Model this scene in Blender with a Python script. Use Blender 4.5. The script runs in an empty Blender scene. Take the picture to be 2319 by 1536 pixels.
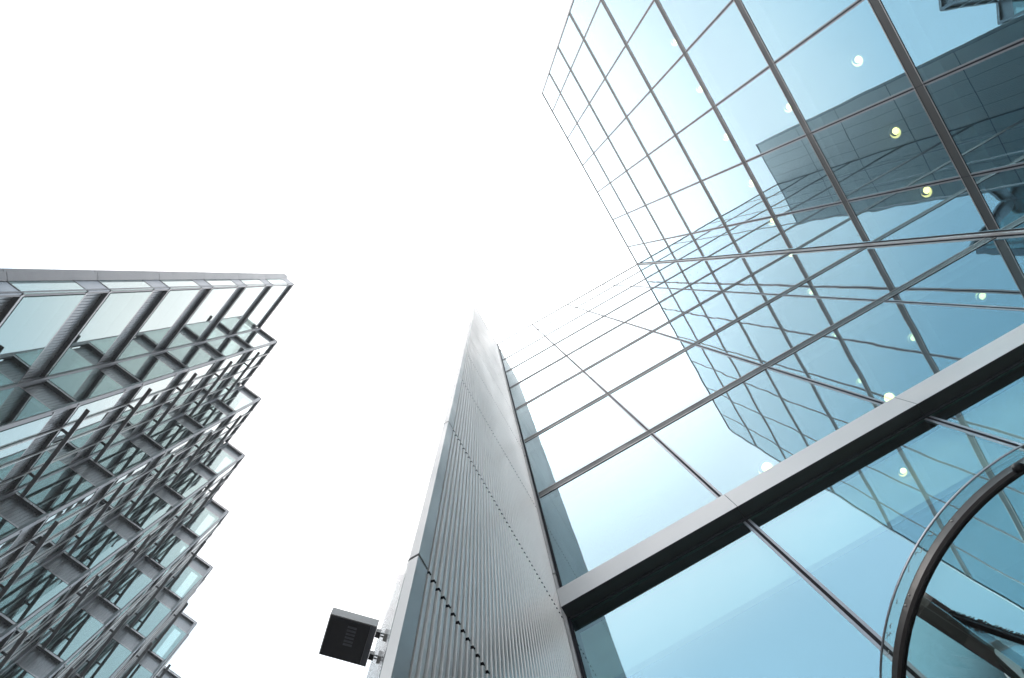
import bpy, math, random
from mathutils import Matrix, Vector
random.seed(7)
SC = bpy.context.scene
COL = SC.collection

# ------------------------------------------------------------------ camera
EYE = 1.2                       # eye height above the pavement; heights below are measured from the eye, objects shifted by EYE
F_PX, W_PX = 2130.63, 2319.0
cam = bpy.data.cameras.new('camera'); camo = bpy.data.objects.new('camera', cam); COL.objects.link(camo)
cam.sensor_fit = 'HORIZONTAL'; cam.sensor_width = 36.0; cam.lens = 36.0 * F_PX / W_PX
cam.clip_start = 0.05; cam.clip_end = 3000
right = Vector((0.8683, 0.4949, -0.0332)); down = Vector((-0.4960, 0.8658, -0.0654))
right.normalize(); fwd = right.cross(down).normalized(); down = fwd.cross(right).normalized()
m = Matrix((right, -down, -fwd)).transposed().to_4x4(); m.translation = Vector((0, 0, EYE))
camo.matrix_world = m
SC.camera = camo

# ------------------------------------------------------------------ sky, sun, exposure
SUN_EL, SUN_AZ = math.radians(48), math.radians(228)    # azimuth of the sun seen from above, from +X towards +Y
wd = bpy.data.worlds.new('World'); SC.world = wd; wd.use_nodes = True
nt = wd.node_tree; nt.nodes.clear()
out = nt.nodes.new('ShaderNodeOutputWorld'); bg = nt.nodes.new('ShaderNodeBackground')
sky = nt.nodes.new('ShaderNodeTexSky'); sky.sky_type = 'NISHITA'; sky.sun_disc = False
sky.sun_elevation = SUN_EL; sky.sun_rotation = math.radians(90) - SUN_AZ
sky.air_density = 1.0; sky.dust_density = 3.0
tc = nt.nodes.new('ShaderNodeTexCoord'); nz = nt.nodes.new('ShaderNodeTexNoise')
nz.inputs['Scale'].default_value = 2.6; nz.inputs['Detail'].default_value = 5; nz.inputs['Roughness'].default_value = 0.5
nt.links.new(tc.outputs['Generated'], nz.inputs['Vector'])
mr = nt.nodes.new('ShaderNodeMapRange'); mr.inputs[1].default_value = 0.3; mr.inputs[2].default_value = 0.7
mr.inputs[3].default_value = 0.93; mr.inputs[4].default_value = 1.07
nt.links.new(nz.outputs['Fac'], mr.inputs[0])
# overcast: thin bright cloud overhead, thicker and a little bluer away from it
sx = nt.nodes.new('ShaderNodeSeparateXYZ'); nt.links.new(tc.outputs['Generated'], sx.inputs[0])
rp = nt.nodes.new('ShaderNodeValToRGB'); nt.links.new(sx.outputs['Z'], rp.inputs[0]); rp.color_ramp.interpolation = 'EASE'
els = rp.color_ramp.elements
els[0].position = 0.0; els[0].color = (7.5, 8.4, 9.0, 1)
els[1].position = 0.9975; els[1].color = (42.0, 42.0, 41.5, 1)
for p_, c_ in ((0.80, (8.2, 10.2, 11.6, 1)), (0.885, (9.8, 11.6, 12.9, 1)), (0.945, (15.6, 15.2, 15.2, 1)), (0.976, (20.0, 19.6, 19.4, 1)), (0.989, (26.0, 26.0, 26.0, 1))):
    e_ = els.new(p_); e_.color = c_
cl = nt.nodes.new('ShaderNodeVectorMath'); cl.operation = 'SCALE'; nt.links.new(rp.outputs[0], cl.inputs[0])
nt.links.new(mr.outputs[0], cl.inputs['Scale'])
mx = nt.nodes.new('ShaderNodeMix'); mx.data_type = 'RGBA'; mx.inputs[0].default_value = 0.88
nt.links.new(sky.outputs['Color'], mx.inputs[6]); nt.links.new(cl.outputs[0], mx.inputs[7])
nt.links.new(mx.outputs[2], bg.inputs['Color']); bg.inputs['Strength'].default_value = 0.146
nt.links.new(bg.outputs[0], out.inputs[0])
sl = bpy.data.lights.new('sun', 'SUN'); sl.energy = 0.9; sl.angle = math.radians(14); sl.color = (1.0, 0.96, 0.9)
so = bpy.data.objects.new('sun', sl); COL.objects.link(so); so.location = (0, 0, 60)
sd = Vector((math.cos(SUN_EL) * math.cos(SUN_AZ), math.cos(SUN_EL) * math.sin(SUN_AZ), math.sin(SUN_EL)))
so.rotation_euler = sd.to_track_quat('Z', 'Y').to_euler()
SC.view_settings.view_transform = 'Standard'; SC.view_settings.look = 'None'
SC.view_settings.exposure = 0.0; SC.view_settings.gamma = 1.0
cy = SC.cycles
cy.max_bounces = 14; cy.glossy_bounces = 8; cy.transparent_max_bounces = 24; cy.diffuse_bounces = 3
cy.transmission_bounces = 4; cy.caustics_reflective = False; cy.caustics_refractive = False

# ------------------------------------------------------------------ materials
def nodes(name):
    mt = bpy.data.materials.new(name); mt.use_nodes = True
    t = mt.node_tree; t.nodes.clear(); o = t.nodes.new('ShaderNodeOutputMaterial')
    return mt, t, o
def metal(name, col, rough, metallic=0.5, var=0.12, scale=3.0, bump=0.0, streak=0.0):
    mt, t, o = nodes(name)
    p = t.nodes.new('ShaderNodeBsdfPrincipled')
    g = t.nodes.new('ShaderNodeNewGeometry'); mp = t.nodes.new('ShaderNodeMapping')
    mp.inputs['Scale'].default_value = (1, 1, 0.12 if streak else 1)
    t.links.new(g.outputs['Position'], mp.inputs['Vector'])
    n = t.nodes.new('ShaderNodeTexNoise'); n.inputs['Scale'].default_value = scale; n.inputs['Detail'].default_value = 6
    t.links.new(mp.outputs[0], n.inputs['Vector'])
    r = t.nodes.new('ShaderNodeMapRange'); r.inputs[1].default_value = .25; r.inputs[2].default_value = .75
    r.inputs[3].default_value = 1 - var; r.inputs[4].default_value = 1 + var
    t.links.new(n.outputs['Fac'], r.inputs[0])
    s = t.nodes.new('ShaderNodeVectorMath'); s.operation = 'SCALE'; s.inputs[0].default_value = col
    t.links.new(r.outputs[0], s.inputs['Scale']); t.links.new(s.outputs[0], p.inputs['Base Color'])
    r2 = t.nodes.new('ShaderNodeMapRange'); r2.inputs[1].default_value = .25; r2.inputs[2].default_value = .75
    r2.inputs[3].default_value = rough * .85; r2.inputs[4].default_value = rough * 1.2
    t.links.new(n.outputs['Fac'], r2.inputs[0]); t.links.new(r2.outputs[0], p.inputs['Roughness'])
    p.inputs['Metallic'].default_value = metallic
    if bump:
        b = t.nodes.new('ShaderNodeBump'); b.inputs['Strength'].default_value = bump; b.inputs['Distance'].default_value = .01
        t.links.new(n.outputs['Fac'], b.inputs['Height']); t.links.new(b.outputs[0], p.inputs['Normal'])
    t.links.new(p.outputs[0], o.inputs[0])
    return mt
def coated_glass(name, r0, trans, gain=1.0):
    """solar-control glass: mirror reflection by Schlick's law from the tint r0, the rest passes through, tinted"""
    mt, t, o = nodes(name)
    g = t.nodes.new('ShaderNodeNewGeometry')
    d = t.nodes.new('ShaderNodeVectorMath'); d.operation = 'DOT_PRODUCT'
    t.links.new(g.outputs['Normal'], d.inputs[0]); t.links.new(g.outputs['Incoming'], d.inputs[1])
    a = t.nodes.new('ShaderNodeMath'); a.operation = 'ABSOLUTE'; t.links.new(d.outputs['Value'], a.inputs[0])
    s = t.nodes.new('ShaderNodeMath'); s.operation = 'SUBTRACT'; s.inputs[0].default_value = 1; t.links.new(a.outputs[0], s.inputs[1])
    pw = t.nodes.new('ShaderNodeMath'); pw.operation = 'POWER'; pw.inputs[1].default_value = 5; t.links.new(s.outputs[0], pw.inputs[0])
    m1 = t.nodes.new('ShaderNodeMix'); m1.data_type = 'RGBA'; m1.inputs[6].default_value = (*r0, 1); m1.inputs[7].default_value = (1, 1, 1, 1)
    t.links.new(pw.outputs[0], m1.inputs[0])
    m2 = t.nodes.new('ShaderNodeMix'); m2.data_type = 'RGBA'; m2.inputs[6].default_value = (*trans, 1); m2.inputs[7].default_value = (0, 0, 0, 1)
    t.links.new(pw.outputs[0], m2.inputs[0])
    gl = t.nodes.new('ShaderNodeBsdfGlossy'); gl.inputs['Roughness'].default_value = 0.0; t.links.new(m1.outputs[2], gl.inputs['Color'])
    tr = t.nodes.new('ShaderNodeBsdfTransparent'); t.links.new(m2.outputs[2], tr.inputs['Color'])
    ad = t.nodes.new('ShaderNodeAddShader'); t.links.new(gl.outputs[0], ad.inputs[0]); t.links.new(tr.outputs[0], ad.inputs[1])
    t.links.new(ad.outputs[0], o.inputs[0])
    return mt
def clear(name, col):
    mt, t, o = nodes(name)
    tr = t.nodes.new('ShaderNodeBsdfTransparent'); tr.inputs['Color'].default_value = (*col, 1)
    t.links.new(tr.outputs[0], o.inputs[0]); return mt
def emit(name, col, s):
    mt, t, o = nodes(name)
    e = t.nodes.new('ShaderNodeEmission'); e.inputs['Color'].default_value = (*col, 1); e.inputs['Strength'].default_value = s
    t.links.new(e.outputs[0], o.inputs[0]); return mt

M_BLUE = coated_glass('blue coated glass', (0.235, 0.40, 0.475), (0.42, 0.52, 0.50))
M_TEAL = coated_glass('green coated glass', (0.23, 0.32, 0.315), (0.24, 0.30, 0.29))
M_CLEAR = clear('inner face of glass', (0.97, 0.985, 0.98))
M_DOORG = coated_glass('door glass', (0.03, 0.035, 0.035), (0.945, 0.985, 0.965))
M_LEAF = coated_glass('thin door leaf glass', (0.01, 0.012, 0.012), (0.97, 0.99, 0.98))
M_EDGE = metal('green glass edge', (0.10, 0.20, 0.18), .25, 0.0)
M_FIN = metal('bronze grey aluminium', (0.022, 0.0205, 0.0205), .45, .0)
M_FIN.node_tree.nodes['Principled BSDF'].inputs['Specular IOR Level'].default_value = 0.35
M_LIP = metal('bright aluminium lip', (0.55, 0.52, 0.51), .30, .6)
M_GASK = metal('dark gasket', (0.022, 0.020, 0.026), .8, 0.0)
M_GASK.node_tree.nodes['Principled BSDF'].inputs['Specular IOR Level'].default_value = 0.12
M_FRAME = metal('pale pressing', (0.30, 0.315, 0.35), .32, .5, var=.03)
M_POST = metal('grey corner post', (0.58, 0.54, 0.54), .34, .4)
M_BEAM = metal('white aluminium fascia', (0.84, 0.80, 0.785), .38, .15, var=.05)
M_SOFF = metal('shade-toned soffit', (0.035, 0.045, 0.05), .35, .1)  # shade under the entrance beam is put into this base colour
M_CLAD = metal('ribbed grey cladding', (0.86, 0.82, 0.785), .33, .30, var=.08, scale=1.6, streak=1)
M_TRIM = metal('smooth grey trim', (0.44, 0.43, 0.425), .35, .4, var=.08)
M_STREET = metal('pale silver cladding', (0.88, 0.87, 0.88), .10, .6, var=.03)
M_LMET = metal('mid grey aluminium', (0.27, 0.265, 0.28), .38, .45, var=.14)
M_LRIB = metal('ribbed spandrel metal', (0.36, 0.36, 0.37), .32, .5, var=.16, scale=2)
M_LDARK = metal('dark bronze soffit', (0.075, 0.068, 0.068), .40, .3)
M_LLIP = metal('silver edge', (0.52, 0.49, 0.49), .28, .65)
M_LBLADE = metal('brown grey blade', (0.15, 0.14, 0.138), .45, .3)
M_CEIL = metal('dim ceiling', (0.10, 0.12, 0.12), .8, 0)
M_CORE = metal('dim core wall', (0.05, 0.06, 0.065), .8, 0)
M_BULK = metal('pale ceiling bulkhead', (0.78, 0.84, 0.74), .8, 0)
M_BLACK = metal('black housing', (0.016, 0.015, 0.018), .45, 0.1)
M_HOUS = metal('grey lamp casing', (0.40, 0.38, 0.37), .45, .3, scale=25)
M_BRONZE = metal('dark bronze door frame', (0.085, 0.075, 0.073), .36, .3)
M_TRACK = metal('brown anodised track', (0.30, 0.26, 0.25), .36, .3)
M_RUB = metal('rubber black', (0.012, 0.012, 0.014), .6, 0)
M_LAMP = emit('lamp glow', (1.0, 0.86, 0.30), 5.0)
M_LAMP2 = emit('lamp glow reflector', (1.0, 0.82, 0.28), 2.2)
M_SEAL = metal('clear silicone', (0.80, 0.86, 0.85), .2, 0)
M_DIFF = metal('grey lens', (0.10, 0.10, 0.115), .3, 0)
def paving():
    mt, t, o = nodes('stone paving')
    p = t.nodes.new('ShaderNodeBsdfPrincipled'); g = t.nodes.new('ShaderNodeNewGeometry')
    b = t.nodes.new('ShaderNodeTexBrick'); b.inputs['Scale'].default_value = 1.6
    b.inputs['Color1'].default_value = (.30, .29, .28, 1); b.inputs['Color2'].default_value = (.36, .35, .34, 1)
    b.inputs['Mortar'].default_value = (.06, .06, .06, 1); b.inputs['Mortar Size'].default_value = .008
    t.links.new(g.outputs['Position'], b.inputs['Vector']); t.links.new(b.outputs['Color'], p.inputs['Base Color'])
    p.inputs['Roughness'].default_value = .7; t.links.new(p.outputs[0], o.inputs[0]); return mt
M_PAVE = paving()

# ------------------------------------------------------------------ mesh helpers
class MB:
    def __init__(s): s.v = []; s.f = []; s.mi = []; s.ms = []; s.sm = []
    def m(s, mat):
        if mat not in s.ms: s.ms.append(mat)
        return s.ms.index(mat)
    def quad(s, pts, mat, smooth=False):
        b = len(s.v); s.v += [tuple(p) for p in pts]; s.f.append(tuple(range(b, b + len(pts)))); s.mi.append(s.m(mat)); s.sm.append(smooth)
    def box(s, a, b, mat, bottom=None, front=None):
        """axis box a..b; bottom / front (-y) faces may carry another material"""
        x0, y0, z0 = a; x1, y1, z1 = b; k = len(s.v)
        s.v += [(x0,y0,z0),(x1,y0,z0),(x1,y1,z0),(x0,y1,z0),(x0,y0,z1),(x1,y0,z1),(x1,y1,z1),(x0,y1,z1)]
        fs = [(0,3,2,1),(4,5,6,7),(0,1,5,4),(1,2,6,5),(2,3,7,6),(3,0,4,7)]
        for i, f in enumerate(fs):
            s.f.append(tuple(k + j for j in f)); s.sm.append(False)
            s.mi.append(s.m(bottom if (i == 0 and bottom) else front if (i == 2 and front) else mat))
        return s
    def obox(s, O, ex, ey, ez, mat):
        k = len(s.v); O = Vector(O); ex = Vector(ex); ey = Vector(ey); ez = Vector(ez)
        for dz in (0, 1):
            for a, b in ((0,0),(1,0),(1,1),(0,1)): s.v.append(tuple(O + ex*a + ey*b + ez*dz))
        for f in [(0,3,2,1),(4,5,6,7),(0,1,5,4),(1,2,6,5),(2,3,7,6),(3,0,4,7)]:
            s.f.append(tuple(k + j for j in f)); s.mi.append(s.m(mat)); s.sm.append(False)
        return s
    def prism(s, poly, z0, z1, mat, cap=True, bottom=None):
        k = len(s.v); n = len(poly)
        s.v += [(x, y, z0) for x, y in poly] + [(x, y, z1) for x, y in poly]
        for i in range(n):
            j = (i + 1) % n; s.f.append((k+i, k+j, k+n+j, k+n+i)); s.mi.append(s.m(mat)); s.sm.append(False)
        if cap:
            s.f.append(tuple(k+n-1-i for i in range(n))); s.mi.append(s.m(bottom or mat)); s.sm.append(False)
            s.f.append(tuple(k+n+i for i in range(n))); s.mi.append(s.m(mat)); s.sm.append(False)
        return s
    def lathe(s, prof, n, mat, c=(0,0), a0=0.0, a1=2*math.pi, smooth=True):
        """prof: (radius, z) loop, swept about the vertical axis through c"""
        full = abs(a1 - a0 - 2*math.pi) < 1e-6; k = len(s.v); P = len(prof); N = n if full else n + 1
        for i in range(N):
            a = a0 + (a1 - a0) * i / n
            s.v += [(c[0] + r*math.cos(a), c[1] + r*math.sin(a), z) for r, z in prof]
        for i in range(n):
            i2 = (i + 1) % N
            for j in range(P):
                j2 = (j + 1) % P
                s.f.append((k+i*P+j, k+i2*P+j, k+i2*P+j2, k+i*P+j2)); s.mi.append(s.m(mat)); s.sm.append(smooth)
        if not full:
            for i in (0, N - 1):
                s.f.append(tuple(k+i*P+j for j in range(P))); s.mi.append(s.m(mat)); s.sm.append(False)
        return s
    def mesh(s, name):
        me = bpy.data.meshes.new(name); me.from_pydata(s.v, [], s.f)
        for mt in s.ms: me.materials.append(mt)
        me.polygons.foreach_set('material_index', s.mi); me.polygons.foreach_set('use_smooth', s.sm); me.update()
        return me
    def build(s, name, parent=None, label=None):
        return put(name, s.mesh(name), parent, label)
def put(name, me, parent=None, label=None, loc=None, rz=0.0):
    o = bpy.data.objects.new(name, me); COL.objects.link(o); o.parent = parent
    if loc is not None: o.location = loc
    if rz: o.rotation_euler = (0, 0, rz)
    if label: o['label'] = label
    return o
def thing(name, label, cat, loc=(0,0,0), group=None, kind=None, rz=0.0):
    o = bpy.data.objects.new(name, None); COL.objects.link(o); o.location = loc; o.rotation_euler = (0,0,rz)
    o['label'] = label; o['category'] = cat
    if group: o['group'] = group
    return o
def pane_mesh(w, h, mat, sag=0.0005, wav=0.00017, n=12):
    """glass pane in the x-z plane, outside = -y, 24 mm thick; the outer sheet is slightly pillowed and wavy as real glass is"""
    b = MB(); g = .024; k = 0
    sg = sag * random.uniform(-1.0, 1.0); ph = [random.uniform(0, 6.28) for _ in range(4)]
    tx, tz = random.uniform(-.0006, .0006), random.uniform(-.0005, .0005)
    nx = n if w > .9 else 8; nzv = max(10, int(n * min(h / w, 2)))
    for j in range(nzv + 1):
        for i in range(nx + 1):
            u, v = i / nx, j / nzv
            bul = sg * 16 * u*(1-u) * v*(1-v)
            wv = wav * (math.sin(u*w*6.5 + v*h*2.1 + ph[0]) + .8*math.sin(v*h*5.2 - u*w*2.3 + ph[1]) + .35*math.sin(v*h*12 + ph[2]))
            e = min(1.0, 8*min(u, 1-u, v, 1-v))
            b.v.append((u*w, -g - bul - wv*e + tx*(u-.5)*w + tz*(v-.5)*h, v*h))
    for j in range(nzv):
        for i in range(nx):
            a = j*(nx+1) + i
            b.f.append((a, a+1, a+nx+2, a+nx+1)); b.mi.append(b.m(mat)); b.sm.append(True)
    b.quad([(w,0,0),(0,0,0),(0,0,h),(w,0,h)], M_CLEAR)
    for q in ([(0,0,0),(w,0,0),(w,-g,0),(0,-g,0)], [(0,0,h),(0,-g,h),(w,-g,h),(w,0,h)], [(0,0,0),(0,-g,0),(0,-g,h),(0,0,h)], [(w,0,0),(w,0,h),(w,-g,h),(w,-g,0)]):
        b.quad(q, M_EDGE)
    return b.mesh('pane')

# ------------------------------------------------------------------ setting
gb = MB(); gb.quad([(-1500,-1500,0),(1500,-1500,0),(1500,1500,0),(-1500,1500,0)], M_PAVE)
gnd = gb.build('pavement'); gnd['kind'] = 'structure'; gnd['label'] = 'grey stone paving around the two office buildings'

# ------------------------------------------------------------------ glass office building on the right (facade F facing -y, facade G facing -x)
D, XW, XG = 2.53, -0.7274, 5.437
Z = EYE
LV = [35.813, 32.265, 28.656, 25.028, 21.45, 17.92, 14.383, 10.765]          # rail heights above the eye
XJ = [XW, 0.8127, 2.3496, 3.887, XG]
YJ = [D, 1.7644, 0.5887, -0.6034, -1.7534, -2.9091, -4.0616, -4.8268]
glass = thing('glass_office_building', 'tall blue glass office block with an inner corner and grey horizontal bands', 'building', (0, 0, 0))
RG = math.radians(-90)       # local frame of facade G: local x -> -y world, local -y -> -x world
def f_rows(): return [(LV[i+1], LV[i]) for i in range(7)] + [(7.235, LV[7])]
for z0, z1 in f_rows() + [(3.60, 6.83)]:
    for i in range(4):
        g = .012
        put('window_pane', pane_mesh(XJ[i+1]-XJ[i]-2*g, z1-z0-2*g, M_BLUE), glass, loc=(XJ[i]+g, D+.024, Z+z0+g))
g_rows = [(LV[i+1], LV[i]) for i in range(7)] + [(7.15, LV[7]), (3.6, 7.15)]
for z0, z1 in g_rows:
    for i in range(7):
        g = .012; w = YJ[i]-YJ[i+1]
        put('window_pane', pane_mesh(w-2*g, z1-z0-2*g, M_BLUE), glass, loc=(XG+.024, YJ[i]-g, Z+z0+g), rz=RG)
def band_mesh(xs, h=.240):
    """flat horizontal cover band in bay-long segments, almost flush: grey face between two thin bright lips with dark grooves"""
    b = MB(); k = h/2
    for i in range(len(xs)-1):
        a, c = xs[i]+.004, xs[i+1]-.004
        b.box((a, -.0050, -k+.029), (c, .03, k-.029), M_FIN)
        for z0, z1, y, mt in ((k-.029, k-.016, -.0035, M_GASK), (k-.016, k, -.0085, M_LIP), (k, k+.012, -.0030, M_GASK)):
            b.box((a, y, z0+.0002), (c, .029, z1-.0002), mt)
            b.box((a, y, -z1+.0002), (c, .029, -z0-.0002), mt)
    return b.mesh('band')
mF = band_mesh([x if 0 < i < 4 else (x + .055 if i == 0 else x - .08) for i, x in enumerate(XJ)])
mG = band_mesh([.065 if i == 0 else D - y for i, y in enumerate(YJ)])
for i, z in enumerate(LV):
    if i: put('horizontal_band', mF, glass, loc=(0, D, Z+z))
    if i: put('horizontal_band', mG, glass, loc=(XG, D, Z+z), rz=RG)
put('horizontal_band', mG, glass, loc=(XG, D, Z+7.15), rz=RG)
# roof edge: thin aluminium coping
b = MB(); b.box((XW+.03, D-.018, Z+LV[0]-.05), (XG-.0185, D+.35, Z+LV[0]+.06), M_FIN, bottom=M_FIN)
b.box((XG-.018, YJ[-1]-.03, Z+LV[0]-.05), (XG+.35, D+.35, Z+LV[0]+.06), M_FIN, bottom=M_FIN); b.build('roof_coping', glass)
# vertical joints
def joint(x, z0, z1):
    b = MB(); b.box((-.0095, -.004, z0), (.0095, .02, z1), M_GASK)
    b.box((-.028, -.0030, z0), (-.010, .02, z1), M_FRAME); b.box((.010, -.0030, z0), (.028, .02, z1), M_FRAME); return b.mesh('joint')
jm = joint(0, 3.6, LV[0]); jup = joint(0, 7.235, LV[0]); jlo = joint(0, 3.6, 6.785)
for x in XJ[1:4]:
    put('vertical_joint', jup, glass, loc=(x, D, Z)); put('vertical_joint', jlo, glass, loc=(x, D, Z))
for y in YJ[1:-1]: put('vertical_joint', jm, glass, loc=(XG, y, Z), rz=RG)
b = MB(); b.box((XG-.046, D-.036, Z+3.6), (XG-.012, D-.004, Z+LV[0]), M_POST)
b.box((XG-.011, D-.048, Z+3.6), (XG-.001, D-.037, Z+LV[0]), M_GASK); b.box((XG-.0115, D-.0365, Z+3.6), (XG-.001, D-.004, Z+LV[0]), M_POST); b.box((XG-.056, D-.008, Z+3.6), (XG-.0465, D-.001, Z+LV[0]), M_GASK)
b.build('corner_post', glass)
b = MB(); b.box((XG-.02, YJ[-1]-.05, Z+3.6), (XG+.05, YJ[-1]-.002, Z+LV[0]), M_POST); b.build('end_post', glass)
b = MB(); b.box((XW+.002, D-.03, Z+3.6), (XW+.028, D+.02, Z+LV[0]), M_LIP); b.box((XW+.029, D-.012, Z+3.6), (XW+.05, D+.02, Z+LV[0]), M_GASK)
b.build('edge_post', glass)
# big beam over the entrance, in two-bay lengths
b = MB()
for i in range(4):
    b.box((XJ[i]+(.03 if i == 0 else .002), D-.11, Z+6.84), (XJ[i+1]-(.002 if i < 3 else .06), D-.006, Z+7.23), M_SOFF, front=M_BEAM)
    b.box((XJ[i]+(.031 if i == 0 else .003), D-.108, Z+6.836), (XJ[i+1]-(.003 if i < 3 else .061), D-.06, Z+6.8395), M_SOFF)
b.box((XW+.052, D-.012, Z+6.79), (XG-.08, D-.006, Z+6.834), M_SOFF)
b.build('entrance_beam', glass, 'pale metal fascia beam with its underside coloured shade-dark above the entrance')
# interior: slabs, ceilings, core walls, bulkhead behind the entrance glass
fz = [7.3] + LV[::-1]
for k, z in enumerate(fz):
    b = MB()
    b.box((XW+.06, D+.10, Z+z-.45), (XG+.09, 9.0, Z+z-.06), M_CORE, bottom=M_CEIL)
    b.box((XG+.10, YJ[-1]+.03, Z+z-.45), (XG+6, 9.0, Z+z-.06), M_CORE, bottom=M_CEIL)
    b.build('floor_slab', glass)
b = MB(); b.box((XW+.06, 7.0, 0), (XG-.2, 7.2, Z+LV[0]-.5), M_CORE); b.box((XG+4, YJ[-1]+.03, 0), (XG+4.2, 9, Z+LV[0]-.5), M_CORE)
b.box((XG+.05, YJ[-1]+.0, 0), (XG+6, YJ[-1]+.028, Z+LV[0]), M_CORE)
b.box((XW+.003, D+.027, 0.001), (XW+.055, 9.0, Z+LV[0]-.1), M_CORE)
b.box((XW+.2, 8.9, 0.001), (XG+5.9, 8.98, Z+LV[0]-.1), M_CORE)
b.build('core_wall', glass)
b = MB(); b.box((XW+.06, D+.11, Z+5.835), (XG-.02, D+.15, Z+6.775), M_BULK); b.build('ceiling_bulkhead', glass)
b = MB(); b.box((XW+.05, D+.03, 0.001), (.35, D+.08, Z+3.59), M_FIN); b.box((2.40, D+.03, 0.001), (XG+.05, D+.08, Z+3.59), M_FIN)
b.box((.35, D+.03, Z+3.5), (2.40, D+.08, Z+3.59), M_FIN)
b.box((XG+.03, YJ[-1], 0.001), (XG+.08, D+.02, Z+3.59), M_FIN); b.build('ground_floor_frame', glass)

# ------------------------------------------------------------------ ribbed metal wall standing out from the glass building
V = Vector((-0.7237, 0.690, 0)); OUT = Vector((0.690, 0.7237, 0))    # street direction; OUT = from the left building towards the street
wall = thing('metal_clad_wall', 'tall narrow wing wall clad in vertically ribbed grey metal beside the glass facade', 'wall')
WZ = [-EYE, 3.53, 6.85, 10.24, 13.8, 17.36, 20.92, 24.48, 28.04, 31.6, 35.9]
Y0, YT = 0.795, 0.872
def ribs(z0, z1):
    b = MB(); P = .0378; n = int(round((D - .006 - YT) / P)); P = (D - .006 - YT) / n; dp = .013
    for i in range(n):
        y = YT + i*P
        seam = (i % 9 == 8)
        pts = [(y, 0), (y+.10*P, dp), (y+.52*P, dp), (y+.62*P, 0), (y+P, 0)] if not seam else [(y, 0), (y+.10*P, dp), (y+.52*P, dp), (y+.62*P, 0), (y+.80*P, 0), (y+.82*P, -.010), (y+.96*P, -.010), (y+P, 0)]
        for (ya, xa), (yb, xb) in zip(pts[:-1], pts[1:]):
            b.quad([(XW-.013+xa, ya, z0), (XW-.013+xb, yb, z0), (XW-.013+xb, yb, z1), (XW-.013+xa, ya, z1)], M_CLAD)
        # underside of the rib, dark
        b.quad([(XW-.013, y, z0), (XW-.013+dp, y+.10*P, z0), (XW-.013+dp, y+.52*P, z0), (XW-.013, y+.62*P, z0)], M_GASK)
    return b
for k in range(len(WZ)-1):
    z0, z1 = Z+WZ[k]+.012, Z+WZ[k+1]-.020
    ribs(z0, z1).build('ribbed_panel', wall)
    b = MB(); b.box((XW-.04, Y0, z0), (XW, YT-.008, z1), M_TRIM); b.build('edge_trim', wall)
b = MB(); b.box((XW-.10, Y0+.09, .001), (XW-.016, D+.3, Z+35.85), M_GASK)
b.build('backing', wall)
# street face of the same wall: pale ribbed metal seen almost edge-on
c0 = Vector((XW-.041, Y0+.001, 0)); LS = 3.0
for k in range(len(WZ)-1):
    z0, z1 = Z+WZ[k]+.008, Z+WZ[k+1]-.012
    b = MB(); n = 60; P = LS/n
    for i in range(n):
        a = c0 + V*(i*P)
        for s0, q0, s1, q1 in ((0,0,.15,.003),(.15,.003,.55,.003),(.55,.003,.7,0),(.7,0,1,0)):
            p0 = a + V*(s0*P) - OUT*q0; p1 = a + V*(s1*P) - OUT*q1
            b.quad([(p1.x,p1.y,z0),(p0.x,p0.y,z0),(p0.x,p0.y,z1),(p1.x,p1.y,z1)], M_STREET)
    b.build('street_cladding', wall, 'pale silver ribbed cladding facing the street')
b = MB(); e = c0 + V*LS
b.prism([(c0.x+.003, c0.y+.02), (XW-.1, Y0+.088), (XW-.1, D+.2), (e.x+.3, e.y+.3), (e.x+.006, e.y+.006)], .001, Z+35.85, M_GASK); b.build('wall_core', wall)
b = MB(); b.box((XW-.06, Y0-.004, Z+35.905), (XW+.012, D, Z+35.96), M_TRIM); b.build('wall_coping', wall)

# ------------------------------------------------------------------ wall lantern on the street face
ZL = 3.2
A = Vector((-0.3213, 0.2345, 0))*ZL; ex = Vector((0.3195-0.2855, 0, 0))
lant = thing('wall_lantern', 'square dark wall lantern with grey casing bracketed to the pale street face', 'wall lamp', (A.x, A.y, Z+ZL), rz=math.atan2(OUT.y, OUT.x))
# local x = towards the wall (OUT), local y = along the street (V)
LX, LY, LH = .168, .149, .068
b = MB(); b.box((0, 0, .006), (LX, LY, LH), M_HOUS); b.box((.004, .004, 0), (LX-.022, LY-.004, .0055), M_BLACK); b.box((LX-.021, .003, .001), (LX-.001, LY-.003, .0056), M_DIFF)
b.build('casing', lant)
b = MB()
for i in range(6): b.box((.070, .022+i*.0125, -.0015), (.102, .030+i*.0125, -.0002), M_DIFF)
b.build('louvre_lens', lant)
for yy in (.030, .112):
    b = MB(); b.box((LX+.0005, yy-.010, .012), (LX+.018, yy+.012, .040), M_HOUS, bottom=M_BLACK)
    b.box((LX+.0185, yy-.006, .018), (LX+.030, yy-.003, .026), M_BLACK); b.box((LX+.0185, yy+.004, .018), (LX+.030, yy+.007, .026), M_BLACK)
    b.box((LX+.0305, yy-.014, .004), (LX+.052, yy+.014, .05), M_HOUS); b.build('bracket_arm', lant)
b = MB(); b.box((LX+.0525, -.02, -.06), (LX+.068, LY+.02, .09), M_FRAME); b.build('wall_plate', lant)

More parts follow.
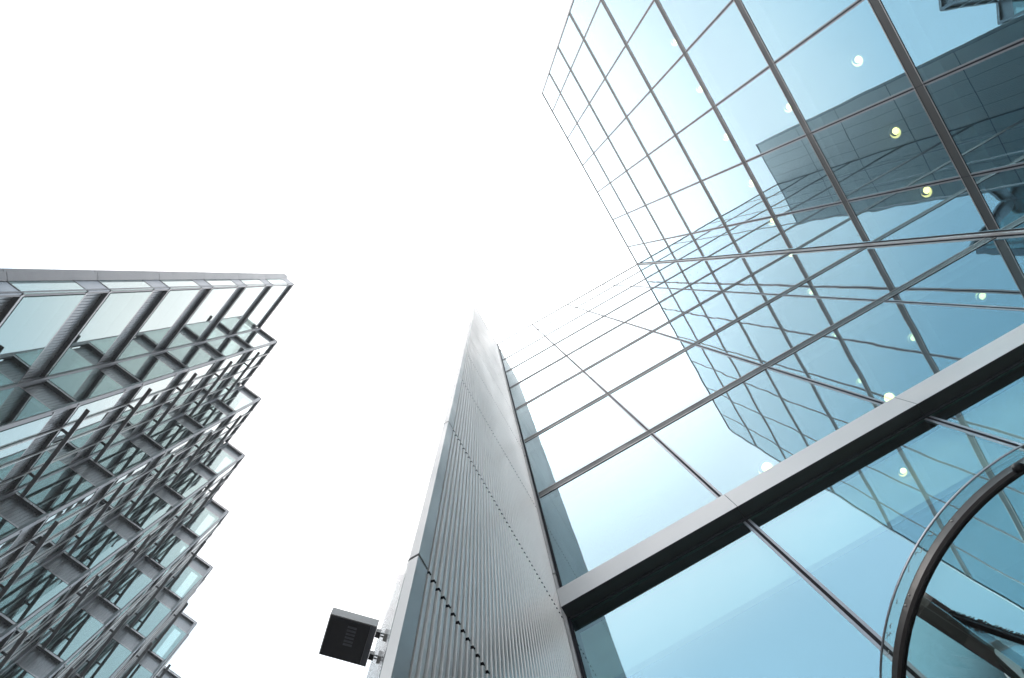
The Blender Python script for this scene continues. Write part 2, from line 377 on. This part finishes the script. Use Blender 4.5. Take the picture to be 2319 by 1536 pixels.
# ------------------------------------------------------------------ ceiling lamps in the glass building
def lamp_meshes():
    b = MB(); b.lathe([(.098,0),(.098,.02),(.085,.02),(.085,-.004),(.092,-.006)], 28, M_HOUS); ring = b.mesh('ring')
    b = MB(); n = 26
    for i in range(n):               # crescent of lit reflector
        a0, a1 = math.radians(-60+250*i/n), math.radians(-60+250*(i+1)/n)
        def w(a): return .083 - .034*max(0, math.sin((a+math.radians(60))/math.radians(250)*math.pi))
        b.quad([(.083*math.cos(a0),.083*math.sin(a0),.004),(.083*math.cos(a1),.083*math.sin(a1),.004),(w(a1)*math.cos(a1),w(a1)*math.sin(a1),.010),(w(a0)*math.cos(a0),w(a0)*math.sin(a0),.010)], M_LAMP2)
    refl = b.mesh('reflector')
    b = MB(); b.lathe([(.0001,-.004),(.030,-.006),(.046,.000),(.052,.010),(.0001,.016)], 20, M_LAMP, c=(.012,-.022)); bulb = b.mesh('bulb')
    return ring, refl, bulb
R_, RF_, BU_ = lamp_meshes()
def downlight(x, y, z, label, rz, sc=1.0):
    t = thing('ceiling_lamp', label, 'ceiling lamp', (x, y, Z+z), 'round lit ceiling lamps behind the glass', rz=rz)
    t.scale = (sc, sc, sc); put('trim_ring', R_, t); put('reflector', RF_, t); put('bulb', BU_, t)
GA = [(6.30, -0.015, 'bright round ceiling lamp highest in the row, against reflected sky'),
      (6.30, 1.165, 'yellow round ceiling lamp in the middle of the dark reflected wall'),
      (6.30, 2.15, 'yellow round ceiling lamp nearest the inner corner, lower edge of dark reflection')]
for x, y, l in GA: downlight(x, y, 13.70, l, random.uniform(0, 1))
GB = [(-2.34, 'pale round ceiling lamp at the top of the distant lamp row'), (-1.19, 'pale round ceiling lamp, second from the top of the distant row'),
      (0.0, 'pale round ceiling lamp, third in the distant row, just above the reflected wall'), (1.16, 'yellow ceiling lamp at the left edge of the dark reflected wall'),
      (2.12, 'yellow ceiling lamp of the distant row beside the inner corner')]
for y, l in GB: downlight(6.20, y, 20.70, l, random.uniform(0, 1))
downlight(6.40, 0.10, 17.2, 'pale ceiling lamp half hidden by a grey band between the two lamp rows', .5)
for x, y, z, l in ((3.19, 3.35, 10.03, 'ceiling lamp behind the entrance facade just above the pale beam, right of the wall joint'),
                   (1.66, 3.35, 10.03, 'ceiling lamp behind the entrance facade above the pale beam, in reflected sky'),
                   (1.857, 2.598, 6.305, 'small ceiling lamp seen below the pale entrance beam')):
    downlight(x, y, z, l, .3, .38 if z < 7 else 1.0)

# ------------------------------------------------------------------ revolving door drum
h1 = 3.44; CX, CY = .4142*h1, .735*h1; R1 = .2818*h1
h2 = h1*.977; R2 = .2846*h2 - .013
drum = thing('revolving_door', 'curved revolving door drum with dark bronze ring and clear glass canopy', 'revolving door', (CX, CY, 0))
b = MB(); b.lathe([(.0001, Z+h1), (R1, Z+h1), (R1, Z+h1+.012), (.0001, Z+h1+.012)], 96, M_DOORG); b.build('canopy_glass', drum)
b = MB(); b.lathe([(R1-.0005, Z+h1-.001), (R1+.003, Z+h1-.001), (R1+.003, Z+h1+.013), (R1-.0005, Z+h1+.013)], 96, M_FRAME); b.build('canopy_edge', drum)
b = MB(); b.lathe([(R2-.030, Z+h2-.004), (R2-.010, Z+h2-.004), (R2, Z+h2+.004), (R2, Z+h2+.050), (R2-.030, Z+h2+.050)], 128, M_BRONZE, smooth=False); b.lathe([(R2-.028, Z+h2-.009), (R2-.010, Z+h2-.009), (R2-.010, Z+h2-.0045), (R2-.028, Z+h2-.0045)], 96, M_RUB); b.build('ring_frame', drum)
for a0 in (150, 330):
    b = MB(); b.lathe([(R2-.030, .02), (R2-.018, .02), (R2-.018, Z+h2-.02), (R2-.030, Z+h2-.02)], 24, M_DOORG, a0=math.radians(a0), a1=math.radians(a0+80)); b.build('curved_glass', drum)
def at(px, py, z):
    q = right*(px-1159.5) + down*(py-768) + fwd*F_PX
    return q * (z/q.z)
p0 = at(2088, 1372, h2); p1 = at(2319, 1524, h2); dr = (p1-p0).normalized(); sd_ = Vector((-dr.y, dr.x, 0))
b = MB(); L = 1.75; O = Vector((-CX, -CY, Z))
b.obox(O + p0 + sd_*-.048 + Vector((0,0,-.03)), dr*L, sd_*.044, (0,0,.10), M_TRACK); b.obox(O + p0 + sd_*-.003 + Vector((0,0,-.02)), dr*L, sd_*.044, (0,0,.08), M_TRACK)
b.obox(O + p0 + sd_*-.0058 + Vector((0,0,-.034)), dr*L, sd_*.0024, (0,0,.05), M_LIP); b.build('track_beam', drum)
q0 = at(2148, 1388, h2-.1); q1 = at(2319, 1447, h2-.1); d2 = (q1-q0).normalized(); s2 = Vector((-d2.y, d2.x, 0))
leaf = MB(); leaf.obox(O + q0 + Vector((0,0,-.03)), d2*.9, s2*.018, (0,0,.035), M_RUB); lo = leaf.build('door_leaf', drum)
b = MB()
for i in range(240):
    t = i/240*.9; hgt = random.uniform(.006, .015); p = O + q0 + d2*t + s2*-.001
    b.obox(p + Vector((0,0,0)), d2*.0025 + s2*0, s2*-hgt + d2*.006, (0,0,.004), M_RUB)
b.build('brush_seal', lo)
b = MB(); b.obox(O + q0 + Vector((0,0,-.032)) + s2*.008 + Vector((0,0,-(h2+EYE-.25))), d2*.9, s2*.008, (0,0,h2+EYE-.25), M_LEAF); b.build('leaf_glass', lo)
sp = at(2306, 1060, h2) - Vector((CX, CY, 0)) + Vector((0,0,Z))
b = MB(); prof = [(.0001, -.022)] + [(.022*math.sin(a), -.022*math.cos(a)) for a in [math.pi*i/10 for i in range(1, 10)]] + [(.0001, .022)]
b.lathe([(r, zz+sp.z) for r, zz in prof], 20, M_BLACK, c=(sp.x, sp.y)); b.build('sensor_ball', drum)
b = MB()
for px, py in ((2167, 1187), (2069, 1355), (2062, 1379)):
    q = at(px, py, h2+.0) ; q = q - Vector((CX, CY, 0)); a = math.atan2(q.y, q.x); c = Vector((math.cos(a), math.sin(a), 0))*(R2+.0005)
    b.lathe([(.0001, Z+h2+.028), (.004, Z+h2+.028), (.004, Z+h2+.034), (.0001, Z+h2+.034)], 8, M_LIP, c=(c.x, c.y))
b.build('screw', drum)
b = MB()                                   # smeared beads of silicone on the canopy glass
for q in range(11):
    a = math.radians(random.uniform(203, 243)); r = random.uniform(R2+.004, R1-.006); da = random.choice((-1, 1))*.0035; dr_ = 0
    pts = []
    for i in range(16):
        pts.append((r*math.cos(a), r*math.sin(a))); a += da*random.uniform(-.2, 1.0); dr_ = dr_*.6 + random.uniform(-.0022, .0022)
        r = min(max(r+dr_, R2+.003), R1-.004)
    for (xa, ya), (xb, yb) in zip(pts[:-1], pts[1:]):
        dv = Vector((xb-xa, yb-ya, 0)); nn = Vector((-dv.y, dv.x, 0))
        if nn.length < 1e-6: continue
        nn = nn.normalized()*.0016
        b.obox((xa-nn.x/2, ya-nn.y/2, Z+h1-.003), dv, nn, (0,0,.0025), M_SEAL)
b.build('sealant_beads', drum)

# ------------------------------------------------------------------ stepped office building on the left
left = thing('stepped_office_building', 'grey metal and green glass office block with a saw-tooth facade', 'building')
PIT = 2.31
P0 = Vector((-6.372, -3.327, 0))
SH = V*-.30 + OUT*-.785                                # tip -> valley of the tooth before it
NT = 10
P = [P0 + V*(PIT*k) for k in range(NT)]
VL = [P[k] + V*PIT + SH for k in range(NT)]            # valley after tip k
long_v = (VL[0] - P[0]); LL = long_v.length; lu = long_v.normalized()
short_v = (P[1] - VL[0]); SL = short_v.length; su = short_v.normalized()
# local x runs so that local -y is outwards: long face from valley to tip
ll_rz = math.atan2(lu.y, lu.x); ss_rz = math.atan2(su.y, su.x)
FL = [36.4, 32.75, 29.15, 25.5, 22.0, 18.5, 15.0, 11.5]
REC = .09                                               # spandrels sit this far behind the glass line
def spandrel(x0, x1, h):
    """vertically fluted panel under a floor line, recessed"""
    b = MB(); w = x1-x0; n = max(6, int(w/.07)); p = w/n; R = REC
    for i in range(n):
        x = x0 + i*p
        for a, ya, c, yc in ((0,0,.10,-.011),(.10,-.011,.5,-.011),(.5,-.011,.60,0),(.60,0,1,0)):
            b.quad([(x+a*p, R+ya, 0), (x+c*p, R+yc, 0), (x+c*p, R+yc, h), (x+a*p, R+ya, h)], M_LRIB)
    b.quad([(x0, R, 0), (x1, R, 0), (x1, R+.02, 0), (x0, R+.02, 0)], M_LDARK)
    return b.mesh('spandrel')
def ledge(w, x0, x1):
    b = MB(); b.box((0, -.004, 0), (w, REC+.03, .07), M_LDARK, bottom=M_LDARK)
    b.box((0, -.014, -.016), (w, -.0045, .073), M_LLIP); return b.mesh('ledge')
def head(w):
    b = MB(); b.box((0, -.012, -.045), (w, .0, .0), M_LLIP); b.box((0, -.008, -.075), (w, -.001, -.0455), M_LDARK)
    b.box((0, .0005, -.05), (w, REC-.012, -.02), M_LMET); return b.mesh('head')
def blade(w):
    b = MB(); b.box((-.02, -.245, .0), (w-.02, -.160, .022), M_LBLADE); b.box((-.02, -.2505, -.003), (w-.02, -.2455, .026), M_LLIP)
    for t in (.28, .78): b.box((w*t-.03, -.1595, .004), (w*t+.03, -.015, .021), M_LDARK)
    return b.mesh('blade')
def mull(h):
    b = MB(); b.box((-.016, -.060, 0), (.016, -.034, h), M_LIP); b.box((-.010, -.0335, 0), (.010, -.001, h), M_LDARK)
    return b.mesh('mullion')
SPH = 1.05
SP_L, SP_S = spandrel(REC, LL+REC, SPH), spandrel(-REC, SL-REC, SPH); LE_L, LE_S = ledge(LL, 0, 0), ledge(SL, 0, 0); HD_L, HD_S = head(LL), head(SL); BL = blade(LL); MU = mull(FL[0]-FL[-1])
def place(me, name, o, rz, z, dx=0, lab=None):
    c, s = math.cos(rz), math.sin(rz)
    return put(name, me, left, lab, loc=(o.x + c*dx, o.y + s*dx, Z+z), rz=rz)
for k in range(NT):
    for i in range(len(FL)-1):
        top, bot = FL[i], FL[i+1]; gh = top - bot - SPH - .07 - .07
        place(pane_mesh(LL-.10, gh, M_TEAL, .0009, .00022, 8), 'window_pane', P[k], ll_rz, bot+.075, .05)
        place(SP_L, 'ribbed_spandrel', P[k], ll_rz, top-SPH); place(HD_L, 'window_head', P[k], ll_rz, top-SPH+.03); place(LE_L, 'ledge', P[k], ll_rz, top)
        if k and i: place(BL, 'sunshade_blade', P[k], ll_rz, top+.02)
        if k == 0: continue
        place(pane_mesh(SL-.10, gh, M_TEAL, .0006, .00018, 8), 'narrow_window_pane', VL[k-1], ss_rz, bot+.075, .05)
        place(SP_S, 'narrow_spandrel', VL[k-1], ss_rz, top-SPH); place(HD_S, 'narrow_window_head', VL[k-1], ss_rz, top-SPH+.03); place(LE_S, 'narrow_ledge', VL[k-1], ss_rz, top)
for k in range(1, NT):
    for t in (.24, .5, .76): place(MU, 'glazing_fin', P[k], ll_rz, FL[-1], LL*t)
H_ = FL[0]-FL[-1]
for k in range(NT):
    b = MB()
    for o, q in ((P[k], -.045),) + (((VL[k-1], .03),) if k else ()):
        c = o + OUT*q
        b.obox((c.x - V.x*.04 - OUT.x*.04, c.y - V.y*.04 - OUT.y*.04, Z+FL[-1]), V*.08, OUT*.08, (0,0,H_), M_LMET)
    b.build('corner_mullion', left)
# plan polygon a little inside the glass line
def plan(off):
    pts = []
    for k in range(NT):
        pts.append(P[k] - OUT*off*1.3); pts.append(VL[k] - OUT*off*1.3)
    return [(p.x, p.y) for p in pts]
back0 = Vector((-12.9, -6.6, 0)); back1 = VL[-1] - OUT*9
for i, z in enumerate(FL):
    poly = plan(.45) + [(back1.x, back1.y), (back0.x, back0.y)]
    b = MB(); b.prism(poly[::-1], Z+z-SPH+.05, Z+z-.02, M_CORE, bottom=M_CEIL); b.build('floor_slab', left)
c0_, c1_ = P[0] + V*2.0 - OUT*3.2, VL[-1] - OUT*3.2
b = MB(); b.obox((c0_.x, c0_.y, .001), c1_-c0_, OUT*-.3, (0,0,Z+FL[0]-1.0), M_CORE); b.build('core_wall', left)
poly = plan(-.0) + [(back1.x, back1.y), (back0.x, back0.y)]
b = MB(); b.prism(poly[::-1], .001, Z+FL[-1]-SPH-.1, M_LMET); b.build('lower_wall', left)
# roof coping following the saw-tooth
b = MB()
for k in range(NT):
    for a_, b_ in ((P[k], VL[k]),) + (((VL[k-1], P[k]),) if k else ()):
        dv = (b_-a_); nn = Vector((dv.y, -dv.x, 0)).normalized()
        if nn.dot(OUT) < 0: nn = -nn
        b.obox((a_.x - nn.x*.25, a_.y - nn.y*.25, Z+FL[0]+.081), dv, nn*.275, (0,0,.05), M_LLIP)
b.build('roof_coping', left)
# end return of the first tooth: short glazed strip then dark metal corner
a1 = P[0] - su*.34; a0 = a1 + Vector((.07, -.13, 0)); bk = a0*2.0 + Vector((-.5, 1.2, 0))
for i in range(len(FL)-1):
    top, bot = FL[i], FL[i+1]
    me = pane_mesh(.32, top-bot-SPH-.06, M_TEAL, .0004, .0001, 8)
    place(me, 'end_window_pane', a1, ss_rz, bot+.03, .03)
    b = MB(); b.box((.03, -.02, 0), (.35, 0, SPH-.02), M_FRAME); place(b.mesh('panel'), 'end_panel', a1, ss_rz, top-SPH+.0)
    b = MB(); b.box((.03, -.028, -.02), (.36, .01, .02), M_LDARK); place(b.mesh('strip'), 'end_transom', a1, ss_rz, top); place(b.mesh('strip'), 'end_transom', a1, ss_rz, top-SPH-.02)
    b = MB(); dv = a0-a1; nn = Vector((dv.y, -dv.x, 0)).normalized()
    b.obox((a1.x, a1.y, Z+bot+.012), dv, nn*-.05, (0,0,top-bot-.02), M_LMET)
    dv = bk-a0; nn = Vector((dv.y, -dv.x, 0)).normalized()
    b.obox((a0.x, a0.y, Z+bot+.012), dv, nn*-.05, (0,0,top-bot-.02), M_LMET); b.build('end_return', left)

# ------------------------------------------------------------------ volume added to imitate white glow around the roof tops: glare haze
mt, t, o = nodes('glare haze'); pv = t.nodes.new('ShaderNodeVolumePrincipled')
pv.inputs['Color'].default_value = (1, 1, 1, 1); pv.inputs['Density'].default_value = 0.004; pv.inputs['Anisotropy'].default_value = 0.0
t.links.new(pv.outputs[0], o.inputs['Volume'])
b = MB(); b.box((-1600, -1600, -1), (1600, 1600, 40), mt); hz = b.build('haze'); hz['kind'] = 'stuff'; hz['label'] = 'pale glare haze added in place of white glow at the roofs'
